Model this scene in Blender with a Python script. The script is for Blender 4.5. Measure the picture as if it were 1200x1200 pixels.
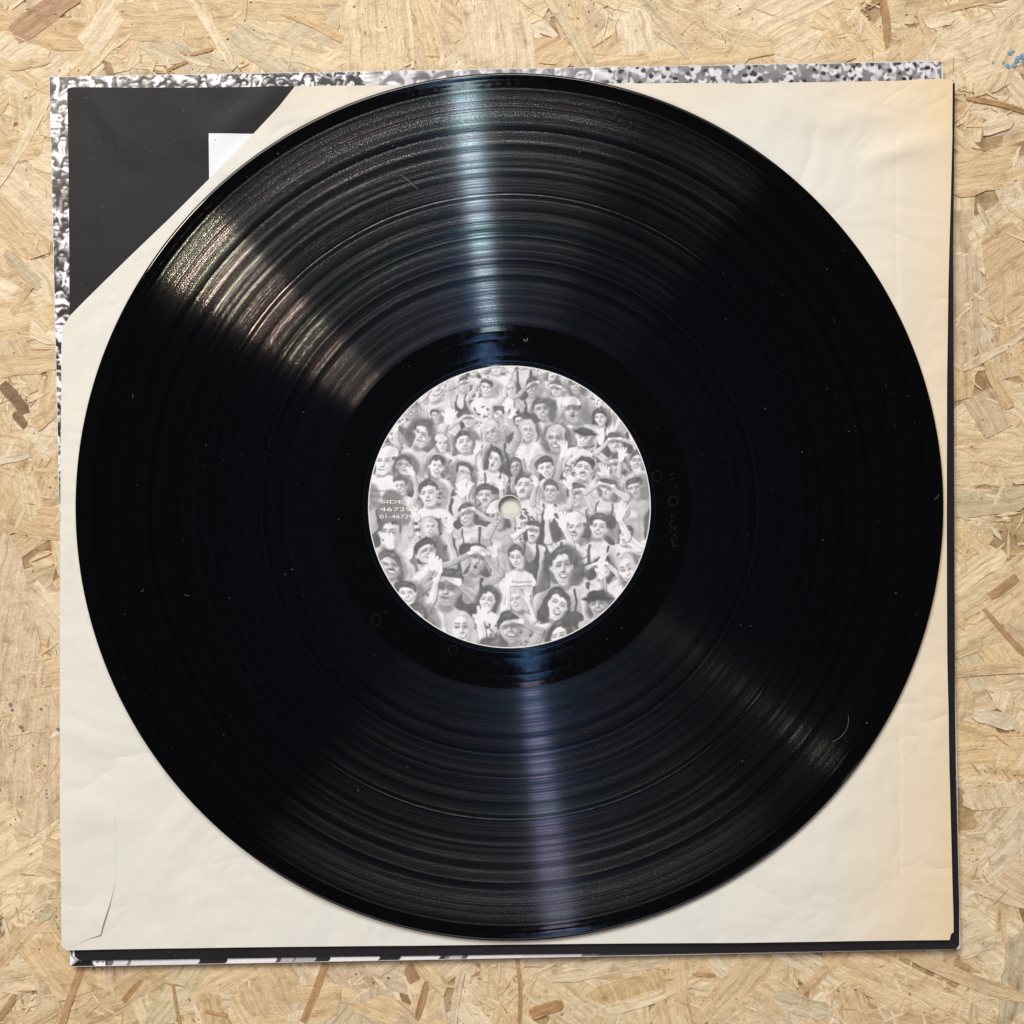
import bpy, bmesh, math, random
import numpy as np
from mathutils import Vector, noise as mnoise
from mathutils.geometry import delaunay_2d_cdt

for o in list(bpy.data.objects):
    bpy.data.objects.remove(o)
scene = bpy.context.scene
COL = scene.collection
random.seed(11)
rng = np.random.default_rng(7)
MM = 0.001

# ------------------------------------------------------------------ camera
CAM_Z = 426.5            # mm above the board; record surface is 420 mm away
K = 3.372                # photo pixels per mm on the record surface
cam_d = bpy.data.cameras.new('camera')
cam = bpy.data.objects.new('camera', cam_d)
COL.objects.link(cam)
cam.location = (0, 0, CAM_Z * MM)
cam_d.sensor_width = 36
cam_d.lens = 18.0 / (600 / K / 420.0)
cam_d.clip_start = 0.02
cam_d.clip_end = 20
scene.camera = cam

# ------------------------------------------------------------------ world
w = bpy.data.worlds.new('World')
scene.world = w
w.use_nodes = True
w.node_tree.nodes['Background'].inputs[0].default_value = (0.75, 0.8, 1.0, 1)
w.node_tree.nodes['Background'].inputs[1].default_value = 0.02

# ------------------------------------------------------------------ lights
def area(name, loc, size, size_y, power, color, target=(0, 0, 0), rotz=None, spread=None):
    d = bpy.data.lights.new(name, 'AREA')
    d.shape = 'RECTANGLE'
    d.size, d.size_y = size, size_y
    d.energy = power
    d.color = color
    if spread: d.spread = spread
    o = bpy.data.objects.new(name, d)
    COL.objects.link(o)
    o.location = loc
    if rotz is None:
        o.rotation_euler = (Vector(target) - Vector(loc)).to_track_quat('-Z', 'Y').to_euler()
    else:
        o.rotation_euler = (0, 0, rotz)
    return o
# wide window light beyond the top edge
area('window_light', (-0.50, 1.60, 1.70), 2.1, 0.8, 62, (1.0, 0.965, 0.92), (0, 0.0, 0))
area('groove_glow_fill', (0.78, 1.50, 1.70), 0.50, 0.8, 1.9, (1.0, 0.965, 0.92), (0, 0.0, 0))  # added dim fill, lets the window's groove glow fade out to the right
# warm lamp, upper left
area('warm_lamp', (-1.04, 0.86, 1.85), 0.26, 0.20, 12, (1.0, 0.82, 0.62))
# added dim light, lower right, strengthens the diagonal streak in the grooves
area('groove_streak_fill', (1.02, -0.80, 1.75), 0.07, 0.22, 0.26, (1.0, 0.86, 0.72))
# soft fill added on the near side, lifts the lower grooves and paper
area('near_fill', (0.05, -1.45, 1.75), 2.1, 0.5, 10.5, (1.0, 0.92, 0.86))
# narrow bluish skylight strip overhead and its brighter far run
a = math.radians(6.6)
area('skylight_strip', (-0.006, 0.006, 2.0), 0.034, 0.86, 0.32, (0.22, 0.48, 1.0), rotz=math.radians(8.2))
area('skylight_far', (-math.sin(a) * 1.05, math.cos(a) * 1.05, 2.0), 0.052, 1.1, 1.75, (0.72, 0.93, 1.0), rotz=a)
area('skylight_near', (math.sin(a) * 0.72, -math.cos(a) * 0.72, 2.0), 0.056, 0.5, 0.30, (0.74, 0.68, 1.0), rotz=a)

vs = scene.view_settings
vs.view_transform = 'Standard'
vs.look = 'None'
vs.exposure = 0.0
vs.gamma = 1.0

# ------------------------------------------------------------------ helpers
def P(px, py, z=0.0):
    """photo pixel -> mm on the horizontal plane at height z (mm)"""
    k = (CAM_Z - z) / 420.0 / K
    return ((px - 600) * k, (600 - py) * k)

def lin(c):
    if isinstance(c, (int, float)):
        return c / 12.92 if c <= 0.04045 else ((c + 0.055) / 1.055) ** 2.4
    return tuple(lin(x) for x in c)

def empty(name, loc_mm=(0, 0, 0), label=None, cat=None, kind=None):
    o = bpy.data.objects.new(name, None)
    COL.objects.link(o)
    o.empty_display_size = 0.01
    o.location = Vector(loc_mm) * MM
    if label: o['label'] = label
    if cat: o['category'] = cat
    if kind: o['kind'] = kind
    return o

def mesh_obj(name, verts, faces, mat, parent=None, colors=None, uvs=None, smooth=False, kind=None, label=None, mats=None, matidx=None):
    """verts in mm, world coordinates minus the parent's location"""
    off = Vector((0, 0, 0))
    if parent is not None and parent.parent is None:
        off = parent.location / MM
    elif parent is not None:
        off = (parent.location + parent.parent.location) / MM
    me = bpy.data.meshes.new(name)
    v = np.asarray(verts, dtype=float)
    v = (v - np.array(off)) * MM
    me.from_pydata([tuple(x) for x in v], [], faces)
    me.update()
    if mats:
        for m in mats: me.materials.append(m)
        me.polygons.foreach_set('material_index', matidx)
    else:
        me.materials.append(mat)
    if colors is not None:
        at = me.color_attributes.new('Col', 'FLOAT_COLOR', 'POINT')
        c = np.ones((len(v), 4)); c[:, :3] = np.asarray(colors).reshape(len(v), -1)
        at.data.foreach_set('color', c.ravel())
    if uvs is not None:
        uvl = me.uv_layers.new(name='UVMap')
        li = np.empty(len(me.loops), dtype=np.int32)
        me.loops.foreach_get('vertex_index', li)
        uvl.data.foreach_set('uv', np.asarray(uvs, dtype=float)[li].ravel())
    if smooth:
        me.polygons.foreach_set('use_smooth', [True] * len(me.polygons))
    o = bpy.data.objects.new(name, me)
    COL.objects.link(o)
    if parent: o.parent = parent
    if kind: o['kind'] = kind
    if label: o['label'] = label
    return o

class NT:
    def __init__(s, name):
        s.m = bpy.data.materials.new(name)
        s.m.use_nodes = True
        s.t = s.m.node_tree
        s.t.nodes.clear()
        s.out = s.n('ShaderNodeOutputMaterial')
    def n(s, kind, **kw):
        nd = s.t.nodes.new(kind)
        for k, v in kw.items(): setattr(nd, k, v)
        return nd
    def set(s, sock, v):
        if isinstance(v, bpy.types.NodeSocket): s.t.links.new(v, sock)
        else:
            if hasattr(sock.default_value, '__len__') and not hasattr(v, '__len__'): v = (v, v, v)
            if hasattr(sock.default_value, '__len__') and len(sock.default_value) == 4 and len(v) == 3: v = (*v, 1)
            sock.default_value = v
    def math(s, op, a, b=0.0, c=None, clamp=False):
        nd = s.n('ShaderNodeMath', operation=op, use_clamp=clamp)
        s.set(nd.inputs[0], a); s.set(nd.inputs[1], b)
        if c is not None: s.set(nd.inputs[2], c)
        return nd.outputs[0]
    def vmath(s, op, a, b=(0, 0, 0), scale=None):
        nd = s.n('ShaderNodeVectorMath', operation=op)
        s.set(nd.inputs[0], a); s.set(nd.inputs[1], b)
        if scale is not None: s.set(nd.inputs['Scale'], scale)
        return nd.outputs['Value'] if op in ('LENGTH', 'DOT_PRODUCT') else nd.outputs[0]
    def noise(s, vec, scale, detail=2, rough=0.5, dist=0.0, dim='3D'):
        nd = s.n('ShaderNodeTexNoise', noise_dimensions=dim)
        if dim == '1D': s.set(nd.inputs['W'], vec)
        else: s.set(nd.inputs['Vector'], vec)
        nd.inputs['Scale'].default_value = scale
        nd.inputs['Detail'].default_value = detail
        nd.inputs['Roughness'].default_value = rough
        nd.inputs['Distortion'].default_value = dist
        return nd.outputs[0], nd.outputs[1]
    def ramp(s, fac, stops, interp='LINEAR'):
        nd = s.n('ShaderNodeValToRGB')
        s.set(nd.inputs[0], fac)
        cr = nd.color_ramp; cr.interpolation = interp
        while len(cr.elements) < len(stops): cr.elements.new(0.5)
        for e, (p, c) in zip(cr.elements, stops):
            e.position = p
            e.color = (c, c, c, 1) if isinstance(c, (int, float)) else (*c, 1)
        return nd.outputs[0]
    def mix(s, fac, a, b, mode='MIX'):
        nd = s.n('ShaderNodeMix', data_type='RGBA', blend_type=mode)
        s.set(nd.inputs[0], fac); s.set(nd.inputs[6], a); s.set(nd.inputs[7], b)
        return nd.outputs[2]
    def maprange(s, v, a, b, c, d, smooth=False):
        nd = s.n('ShaderNodeMapRange')
        if smooth: nd.interpolation_type = 'SMOOTHSTEP'
        s.set(nd.inputs[0], v)
        for i, x in enumerate((a, b, c, d)): nd.inputs[i + 1].default_value = x
        return nd.outputs[0]
    def bump(s, h, dist, strength=1.0, normal=None):
        nd = s.n('ShaderNodeBump')
        s.set(nd.inputs['Height'], h)
        nd.inputs['Distance'].default_value = dist
        nd.inputs['Strength'].default_value = strength
        if normal is not None: s.set(nd.inputs['Normal'], normal)
        return nd.outputs[0]
    def comb(s, x, y, z):
        nd = s.n('ShaderNodeCombineXYZ')
        s.set(nd.inputs[0], x); s.set(nd.inputs[1], y); s.set(nd.inputs[2], z)
        return nd.outputs[0]
    def sep(s, v):
        nd = s.n('ShaderNodeSeparateXYZ'); s.set(nd.inputs[0], v)
        return nd.outputs[0], nd.outputs[1], nd.outputs[2]
    def attr(s, name):
        nd = s.n('ShaderNodeAttribute'); nd.attribute_name = name
        return nd.outputs['Color']
    def coord(s, which):
        return s.n('ShaderNodeTexCoord').outputs[which]
    def pos_mm(s):
        g = s.n('ShaderNodeNewGeometry')
        return s.vmath('SCALE', g.outputs['Position'], scale=1000.0)
    def principled(s, color, rough=0.5, spec=0.5, normal=None, **kw):
        b = s.n('ShaderNodeBsdfPrincipled')
        s.set(b.inputs['Base Color'], color); s.set(b.inputs['Roughness'], rough)
        s.set(b.inputs['Specular IOR Level'], spec)
        if normal is not None: s.set(b.inputs['Normal'], normal)
        for k, v in kw.items(): s.set(b.inputs[k], v)
        s.t.links.new(b.outputs[0], s.out.inputs[0])
        return b

# ------------------------------------------------------------------ materials
def mat_wood():
    t = NT('pressed_wood_strand')
    uv = t.coord('UV')
    u, v, _ = t.sep(uv)
    pos = t.pos_mm()
    warp, _ = t.noise(pos, 0.10, 2)
    v2 = t.math('MULTIPLY_ADD', warp, 3.0, v)
    g1, _ = t.noise(t.comb(t.math('MULTIPLY', u, 0.035), t.math('MULTIPLY', v2, 0.55), 0.0), 1.0, 5, 0.6)
    g2, _ = t.noise(t.comb(t.math('MULTIPLY', u, 0.16), t.math('MULTIPLY', v2, 3.2), 3.3), 1.0, 3, 0.6)
    pores, _ = t.noise(t.comb(t.math('MULTIPLY', u, 0.55), t.math('MULTIPLY', v2, 2.6), 9.1), 1.0, 2, 0.5)
    blot, _ = t.noise(pos, 0.16, 5, 0.62)
    spk, _ = t.noise(pos, 0.9, 4, 0.7)
    base = t.attr('Col')
    c = t.mix(1.0, base, t.ramp(g1, [(0.28, (0.66, 0.58, 0.50)), (0.45, (0.93, 0.90, 0.86)), (0.62, (1.06, 1.06, 1.05)), (0.8, (0.9, 0.86, 0.8))]), 'MULTIPLY')
    c = t.mix(1.0, c, t.ramp(g2, [(0.25, (0.68, 0.60, 0.50)), (0.48, (1.0, 1.0, 0.99)), (0.75, (1.12, 1.12, 1.12))]), 'MULTIPLY')
    c = t.mix(t.maprange(pores, 0.66, 0.76, 0.0, 0.55), c, (0.16, 0.085, 0.035))
    c = t.mix(1.0, c, t.ramp(blot, [(0.27, (0.70, 0.62, 0.54)), (0.47, (1, 1, 1)), (0.7, (1.07, 1.07, 1.08))]), 'MULTIPLY')
    c = t.mix(t.maprange(spk, 0.70, 0.80, 0.0, 0.75), c, (0.13, 0.07, 0.035))
    h = t.math('ADD', t.math('MULTIPLY', g2, 0.6), t.math('ADD', t.math('MULTIPLY', g1, 1.0), t.math('MULTIPLY', spk, 0.8)))
    big, _ = t.noise(pos, 0.35, 3, 0.6)
    h = t.math('ADD', h, t.math('MULTIPLY', big, 1.6))
    nrm = t.bump(h, 0.00028, 1.0)
    t.principled(c, t.maprange(blot, 0.3, 0.7, 0.38, 0.6), 0.42, nrm)
    return t.m

def mat_chip():
    t = NT('small_wood_flakes')
    pos = t.pos_mm()
    n1, _ = t.noise(pos, 1.6, 4, 0.65)
    c = t.mix(1.0, t.attr('Col'), t.ramp(n1, [(0.3, (0.68, 0.6, 0.52)), (0.5, (1, 1, 1)), (0.7, (1.1, 1.1, 1.1))]), 'MULTIPLY')
    t.principled(c, 0.5, 0.4, t.bump(n1, 0.0002))
    return t.m

def mat_board():
    t = NT('resin_bound_board_core')
    pos = t.pos_mm()
    n1, _ = t.noise(pos, 0.12, 6, 0.65)
    n2, _ = t.noise(pos, 0.9, 5, 0.7)
    c = t.ramp(n1, [(0.3, (0.22, 0.13, 0.06)), (0.55, (0.48, 0.34, 0.19)), (0.7, (0.6, 0.46, 0.28))])
    c = t.mix(t.maprange(n2, 0.35, 0.5, 0.5, 0.0), c, (0.16, 0.09, 0.04))
    t.principled(c, 0.6, 0.3, t.bump(n2, 0.0004))
    return t.m

def mat_print(name, rough=0.35, spec=0.5, grain=0.05):
    t = NT(name)
    pos = t.pos_mm()
    n1, _ = t.noise(pos, 4.0, 2, 0.6)
    n2, _ = t.noise(pos, 0.05, 3)
    c = t.mix(1.0, t.attr('Col'), t.ramp(n1, [(0.3, 1 - grain), (0.7, 1 + grain)]), 'MULTIPLY')
    t.principled(c, rough, spec, t.bump(n2, 0.0006))
    return t.m

def mat_card():
    t = NT('plain_cardboard')
    pos = t.pos_mm()
    n1, _ = t.noise(pos, 0.6, 4, 0.6)
    t.principled(t.ramp(n1, [(0.3, (0.66, 0.65, 0.66)), (0.7, (0.78, 0.77, 0.78))]), 0.6, 0.3)
    return t.m

def mat_cream():
    t = NT('aged_cream_paper')
    pos = t.pos_mm()
    x, y, z = t.sep(pos)
    n1, _ = t.noise(pos, 0.012, 3, 0.55)
    n2, _ = t.noise(pos, 0.05, 4, 0.6)
    fib, _ = t.noise(t.comb(t.math('MULTIPLY', x, 3.5), t.math('MULTIPLY', y, 1.2), 0.0), 1.0, 4, 0.65)
    # paper yellowed by age along its right and top edges
    ex = t.math('ADD', x, t.math('MULTIPLY', t.math('SUBTRACT', n2, 0.5), 18.0))
    ax = t.maprange(ex, 96.0, 160.0, 0.0, 1.0, True)
    ey = t.math('ADD', y, t.math('MULTIPLY', t.math('SUBTRACT', n2, 0.5), 26.0))
    ay = t.maprange(ey, 118.0, 158.0, 0.0, 0.36, True)
    edge = t.maprange(x, 146.0, 157.5, 0.0, 0.30, True)
    bottom = t.math('MULTIPLY', t.maprange(y, -40.0, -150.0, 0.0, 0.18, True), t.maprange(x, 60.0, 150.0, 0.0, 1.0, True))
    age = t.math('ADD', t.math('ADD', t.math('MULTIPLY', ax, 0.62), ay), t.math('ADD', edge, bottom), clamp=True)
    mott = t.ramp(n1, [(0.3, (0.73, 0.735, 0.705)), (0.55, (0.76, 0.76, 0.72)), (0.7, (0.79, 0.785, 0.735))])
    c = t.mix(age, mott, (0.80, 0.625, 0.40))
    leftend = t.maprange(x, -140.0, -158.0, 0.0, 0.22, True)
    c = t.mix(leftend, c, (0.80, 0.72, 0.56))
    c = t.mix(1.0, c, t.ramp(fib, [(0.25, 0.965), (0.7, 1.02)]), 'MULTIPLY')
    cr1, _ = t.noise(pos, 0.022, 3, 0.55, 0.4)
    cr2, _ = t.noise(pos, 0.075, 3, 0.55, 0.6)
    def crumple(v): return t.math('ABSOLUTE', t.math('SUBTRACT', v, 0.5))
    h = t.math('ADD', t.math('MULTIPLY', fib, 0.035), t.math('ADD', t.math('MULTIPLY', crumple(cr1), 4.6), t.math('MULTIPLY', crumple(cr2), 0.45)))
    st, _ = t.noise(pos, 0.25, 5, 0.65)
    c = t.mix(t.maprange(st, 0.62, 0.75, 0.0, 0.22), c, (0.66, 0.56, 0.42))
    t.principled(c, 0.62, 0.28, t.bump(h, 0.0006))
    return t.m

def mat_black_paper():
    t = NT('black_printed_paper')
    pos = t.pos_mm()
    x, y, z = t.sep(pos)
    n1, _ = t.noise(pos, 0.03, 3, 0.6)
    n2, _ = t.noise(pos, 0.12, 4, 0.6)
    sp, _ = t.noise(pos, 1.3, 2, 0.5)
    fib, _ = t.noise(t.comb(t.math('MULTIPLY', x, 0.6), t.math('MULTIPLY', y, 3.5), 0.0), 1.0, 3, 0.6)
    c = t.ramp(n1, [(0.3, (0.010, 0.009, 0.012)), (0.7, (0.017, 0.0155, 0.021))])
    c = t.mix(t.maprange(sp, 0.72, 0.78, 0.0, 0.5), c, (0.30, 0.30, 0.33))
    h = t.math('ADD', t.math('MULTIPLY', fib, 0.05), t.math('MULTIPLY', n1, 1.0))
    t.principled(c, 0.56, 0.22, t.bump(h, 0.0005))
    return t.m

def mat_flat(name, color, rough=0.5, spec=0.5, n=0.6, amt=0.08):
    t = NT(name)
    pos = t.pos_mm()
    n1, _ = t.noise(pos, n, 3, 0.6)
    c = t.mix(1.0, color, t.ramp(n1, [(0.3, 1 - amt), (0.7, 1 + amt)]), 'MULTIPLY')
    t.principled(c, rough, spec)
    return t.m

def mat_groove():
    t = NT('grooved_black_vinyl')
    ob = t.vmath('SCALE', t.coord('Object'), scale=1000.0)
    x, y, z = t.sep(ob)
    flat = t.comb(x, y, 0.0)
    r = t.vmath('LENGTH', flat)
    phi = t.math('ARCTAN2', y, x)
    radial = t.vmath('NORMALIZE', flat)
    # loudness of the music: concentric bands, wide, medium and hair-fine
    b0, _ = t.noise(r, 0.10, 2, 0.5, dim='1D')
    b1, _ = t.noise(r, 0.42, 3, 0.6, dim='1D')
    b2, _ = t.noise(r, 2.6, 3, 0.75, dim='1D')
    # modulation along the groove
    arc = t.math('MULTIPLY', phi, 95.0)
    m1, _ = t.noise(t.comb(t.math('MULTIPLY', arc, 0.05), t.math('MULTIPLY', r, 0.9), 0.0), 1.0, 3, 0.6)
    grain, _ = t.noise(t.comb(t.math('MULTIPLY', arc, 3.4), t.math('MULTIPLY', r, 5.0), 0.0), 1.0, 1, 0.5)
    tilt = t.math('ADD', t.math('MULTIPLY', t.math('SUBTRACT', b1, 0.5), 0.22),
                  t.math('ADD', t.math('MULTIPLY', t.math('SUBTRACT', b2, 0.5), 0.20),
                         t.math('MULTIPLY', t.math('SUBTRACT', m1, 0.5), 0.10)))
    tilt = t.math('ADD', tilt, t.math('MULTIPLY', t.math('SUBTRACT', grain, 0.5), 0.35))
    g = t.n('ShaderNodeNewGeometry')
    nrm = t.vmath('NORMALIZE', t.vmath('ADD', g.outputs['Normal'], t.vmath('SCALE', radial, scale=tilt)))
    tan = t.n('ShaderNodeTangent', direction_type='RADIAL', axis='Z')
    # faint spectral tint where the fine pitch acts as a grating
    hue, _ = t.noise(t.math('ADD', t.math('MULTIPLY', r, 1.0), t.math('MULTIPLY', phi, 3.0)), 0.055, 2, 0.6, dim='1D')
    tint = t.ramp(hue, [(0.30, (0.88, 1.0, 0.94)), (0.42, (0.9, 0.97, 1.0)), (0.5, (1.0, 0.90, 1.0)), (0.58, (0.95, 0.96, 1.0)), (0.7, (0.90, 1.0, 0.96))])
    stren = t.math('MULTIPLY', t.ramp(b1, [(0.34, 0.40), (0.6, 1.08)]), t.math('MULTIPLY', t.ramp(b2, [(0.36, 0.38), (0.58, 1.08)]), t.ramp(grain, [(0.34, 0.35), (0.68, 1.7)])))
    col = t.mix(1.0, tint, stren, 'MULTIPLY')
    gl = t.n('ShaderNodeBsdfAnisotropic')
    gl.distribution = 'GGX'
    t.set(gl.inputs['Color'], col)
    t.set(gl.inputs['Roughness'], t.maprange(b0, 0.3, 0.7, 0.122, 0.138))
    gl.inputs['Anisotropy'].default_value = 0.73
    t.set(gl.inputs['Normal'], nrm)
    t.set(gl.inputs['Tangent'], tan.outputs[0])
    df = t.n('ShaderNodeBsdfDiffuse'); df.inputs[0].default_value = (0.0016, 0.0016, 0.002, 1)
    mx = t.n('ShaderNodeMixShader'); mx.inputs[0].default_value = 0.10
    t.t.links.new(df.outputs[0], mx.inputs[1]); t.t.links.new(gl.outputs[0], mx.inputs[2])
    t.t.links.new(mx.outputs[0], t.out.inputs[0])
    return t.m

def mat_vinyl():
    t = NT('smooth_black_vinyl')
    ob = t.vmath('SCALE', t.coord('Object'), scale=1000.0)
    n1, _ = t.noise(ob, 0.05, 2)
    n2, _ = t.noise(ob, 0.5, 3, 0.6)
    t.principled((0.0022, 0.0021, 0.0026), t.maprange(n2, 0.4, 0.7, 0.04, 0.09), 0.5)
    return t.m

M_WOOD, M_CHIP, M_BOARD = mat_wood(), mat_chip(), mat_board()
M_CREAM, M_BLACK, M_CARD = mat_cream(), mat_black_paper(), mat_card()
M_GROOVE, M_VINYL = mat_groove(), mat_vinyl()
M_PRINT = mat_print('printed_crowd_gloss', 0.32, 0.5)
M_LABEL = mat_print('printed_paper_label', 0.45, 0.35, 0.035)
M_WHITE = mat_flat('white_print', (0.80, 0.83, 0.90), 0.45, 0.5, 0.2, 0.02)
M_EDGE = mat_flat('worn_dark_card_edge', (0.045, 0.032, 0.035), 0.6, 0.4, 1.5, 0.35)
M_INK = mat_flat('white_label_ink', (0.88, 0.88, 0.88), 0.5, 0.3)
M_DUST = mat_flat('grey_dust', (0.17, 0.175, 0.20), 0.9, 0.1)
M_BLUE = mat_flat('blue_paint', (0.16, 0.32, 0.46), 0.5, 0.4, 1.0, 0.3)
M_STAIN = mat_flat('dark_ink_stain', (0.20, 0.19, 0.19), 0.6, 0.3, 1.2, 0.3)

# ================================================================== THE BOARD
board = empty('tabletop', (0, 0, 0), 'pale pressed wood strand board lying under the sleeves and the record', None, 'structure')
S = 280.0
bz = -0.55
vs_ = [(-S, -S, bz), (S, -S, bz), (S, S, bz), (-S, S, bz), (-S, -S, -18), (S, -S, -18), (S, S, -18), (-S, S, -18)]
mesh_obj('board_core', vs_, [(0, 1, 2, 3), (7, 6, 5, 4), (0, 4, 5, 1), (1, 5, 6, 2), (2, 6, 7, 3), (3, 7, 4, 0)], M_BOARD, board)

T = {  # strand tones, sRGB
    'pale': (0.93, 0.865, 0.765), 'cream': (0.95, 0.90, 0.82), 'tan': (0.86, 0.755, 0.61), 'honey': (0.845, 0.71, 0.54),
    'brown': (0.67, 0.51, 0.38), 'dark': (0.42, 0.30, 0.21), 'grey': (0.80, 0.75, 0.66), 'pink': (0.86, 0.765, 0.67),
    'stick': (0.70, 0.54, 0.38), 'white': (0.965, 0.93, 0.87), 'olive': (0.82, 0.78, 0.66)}

MEAN = (0.862, 0.79, 0.665)
for k_ in list(T):
    f_ = 0.42 if k_ in ('pale', 'cream', 'tan', 'honey', 'pink', 'grey', 'olive', 'white') else 0.72
    T[k_] = tuple(m_ + (c_ - m_) * f_ for m_, c_ in zip(MEAN, T[k_]))
T['pink'] = (0.835, 0.755, 0.65)
T['olive'] = (0.815, 0.765, 0.65)
T['stick'] = (0.72, 0.58, 0.42)

def strand_geo(x1, y1, x2, y2, wd, tone, z, seg=6, jitter=0.0, grain_turn=0.0, rough=1.0):
    """one thin plate of wood; mm; returns verts, faces, colours, uvs"""
    dx, dy = x2 - x1, y2 - y1
    L = math.hypot(dx, dy) or 1.0
    ux, uy = dx / L, dy / L
    nx, ny = -uy, ux
    sl = random.uniform(-0.5, 0.5) * wd * rough       # slanted ends
    sr = random.uniform(-0.5, 0.5) * wd * rough
    bend = random.uniform(-0.04, 0.04) * L
    so = random.uniform(0, 900)
    cols, verts, uvs = [], [], []
    j1_, j2_ = random.uniform(-0.03, 0.025), random.uniform(-0.012, 0.014)
    ct = [lin(max(0, min(1, c + j1_ + j2_ * h_))) for c, h_ in zip(tone, (0.5, 0.0, -1.3))]
    tilt = random.uniform(-0.07, 0.07)
    ctilt = random.uniform(-0.06, 0.06)
    for i in range(seg + 1):
        f = i / seg
        taper = 1.0
        if i == 0: taper = random.uniform(0.45, 1.0)
        if i == seg: taper = random.uniform(0.35, 1.0)
        w_ = wd * 0.5 * taper * random.uniform(1 - 0.16 * rough, 1 + 0.12 * rough)
        cx = x1 + dx * f + nx * bend * math.sin(f * math.pi)
        cy = y1 + dy * f + ny * bend * math.sin(f * math.pi)
        zz = z + tilt * (f - 0.5) * 2 * 0.5 + random.uniform(-0.05, 0.05)
        sh = (sl * (1 - f) + sr * f) * (1 if (i in (0, seg)) else 0.6)
        for s in (-1, 1):
            a_ = s * sh * 0.5
            vx = cx + nx * w_ * s + ux * a_
            vy = cy + ny * w_ * s + uy * a_
            verts.append((vx, vy, zz + ctilt * s * 0.5 + random.uniform(-0.04, 0.04)))
            gu, gv = f * L + a_, w_ * s
            if grain_turn:
                c_, s_ = math.cos(grain_turn), math.sin(grain_turn)
                gu, gv = gu * c_ - gv * s_, gu * s_ + gv * c_
            uvs.append((gu + so, gv + so * 0.7))
            cols.append(ct)
    n = len(verts)
    ring = [2 * i for i in range(seg + 1)] + [2 * i + 1 for i in range(seg, -1, -1)]
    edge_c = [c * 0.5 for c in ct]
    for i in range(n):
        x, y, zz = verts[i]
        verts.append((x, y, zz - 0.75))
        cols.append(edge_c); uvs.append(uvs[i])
    faces = [(2 * i, 2 * i + 2, 2 * i + 3, 2 * i + 1) for i in range(seg)]
    for k in range(len(ring)):
        a_, b_ = ring[k], ring[(k + 1) % len(ring)]
        faces.append((a_, a_ + n, b_ + n, b_))
    return verts, faces, cols, uvs

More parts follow.
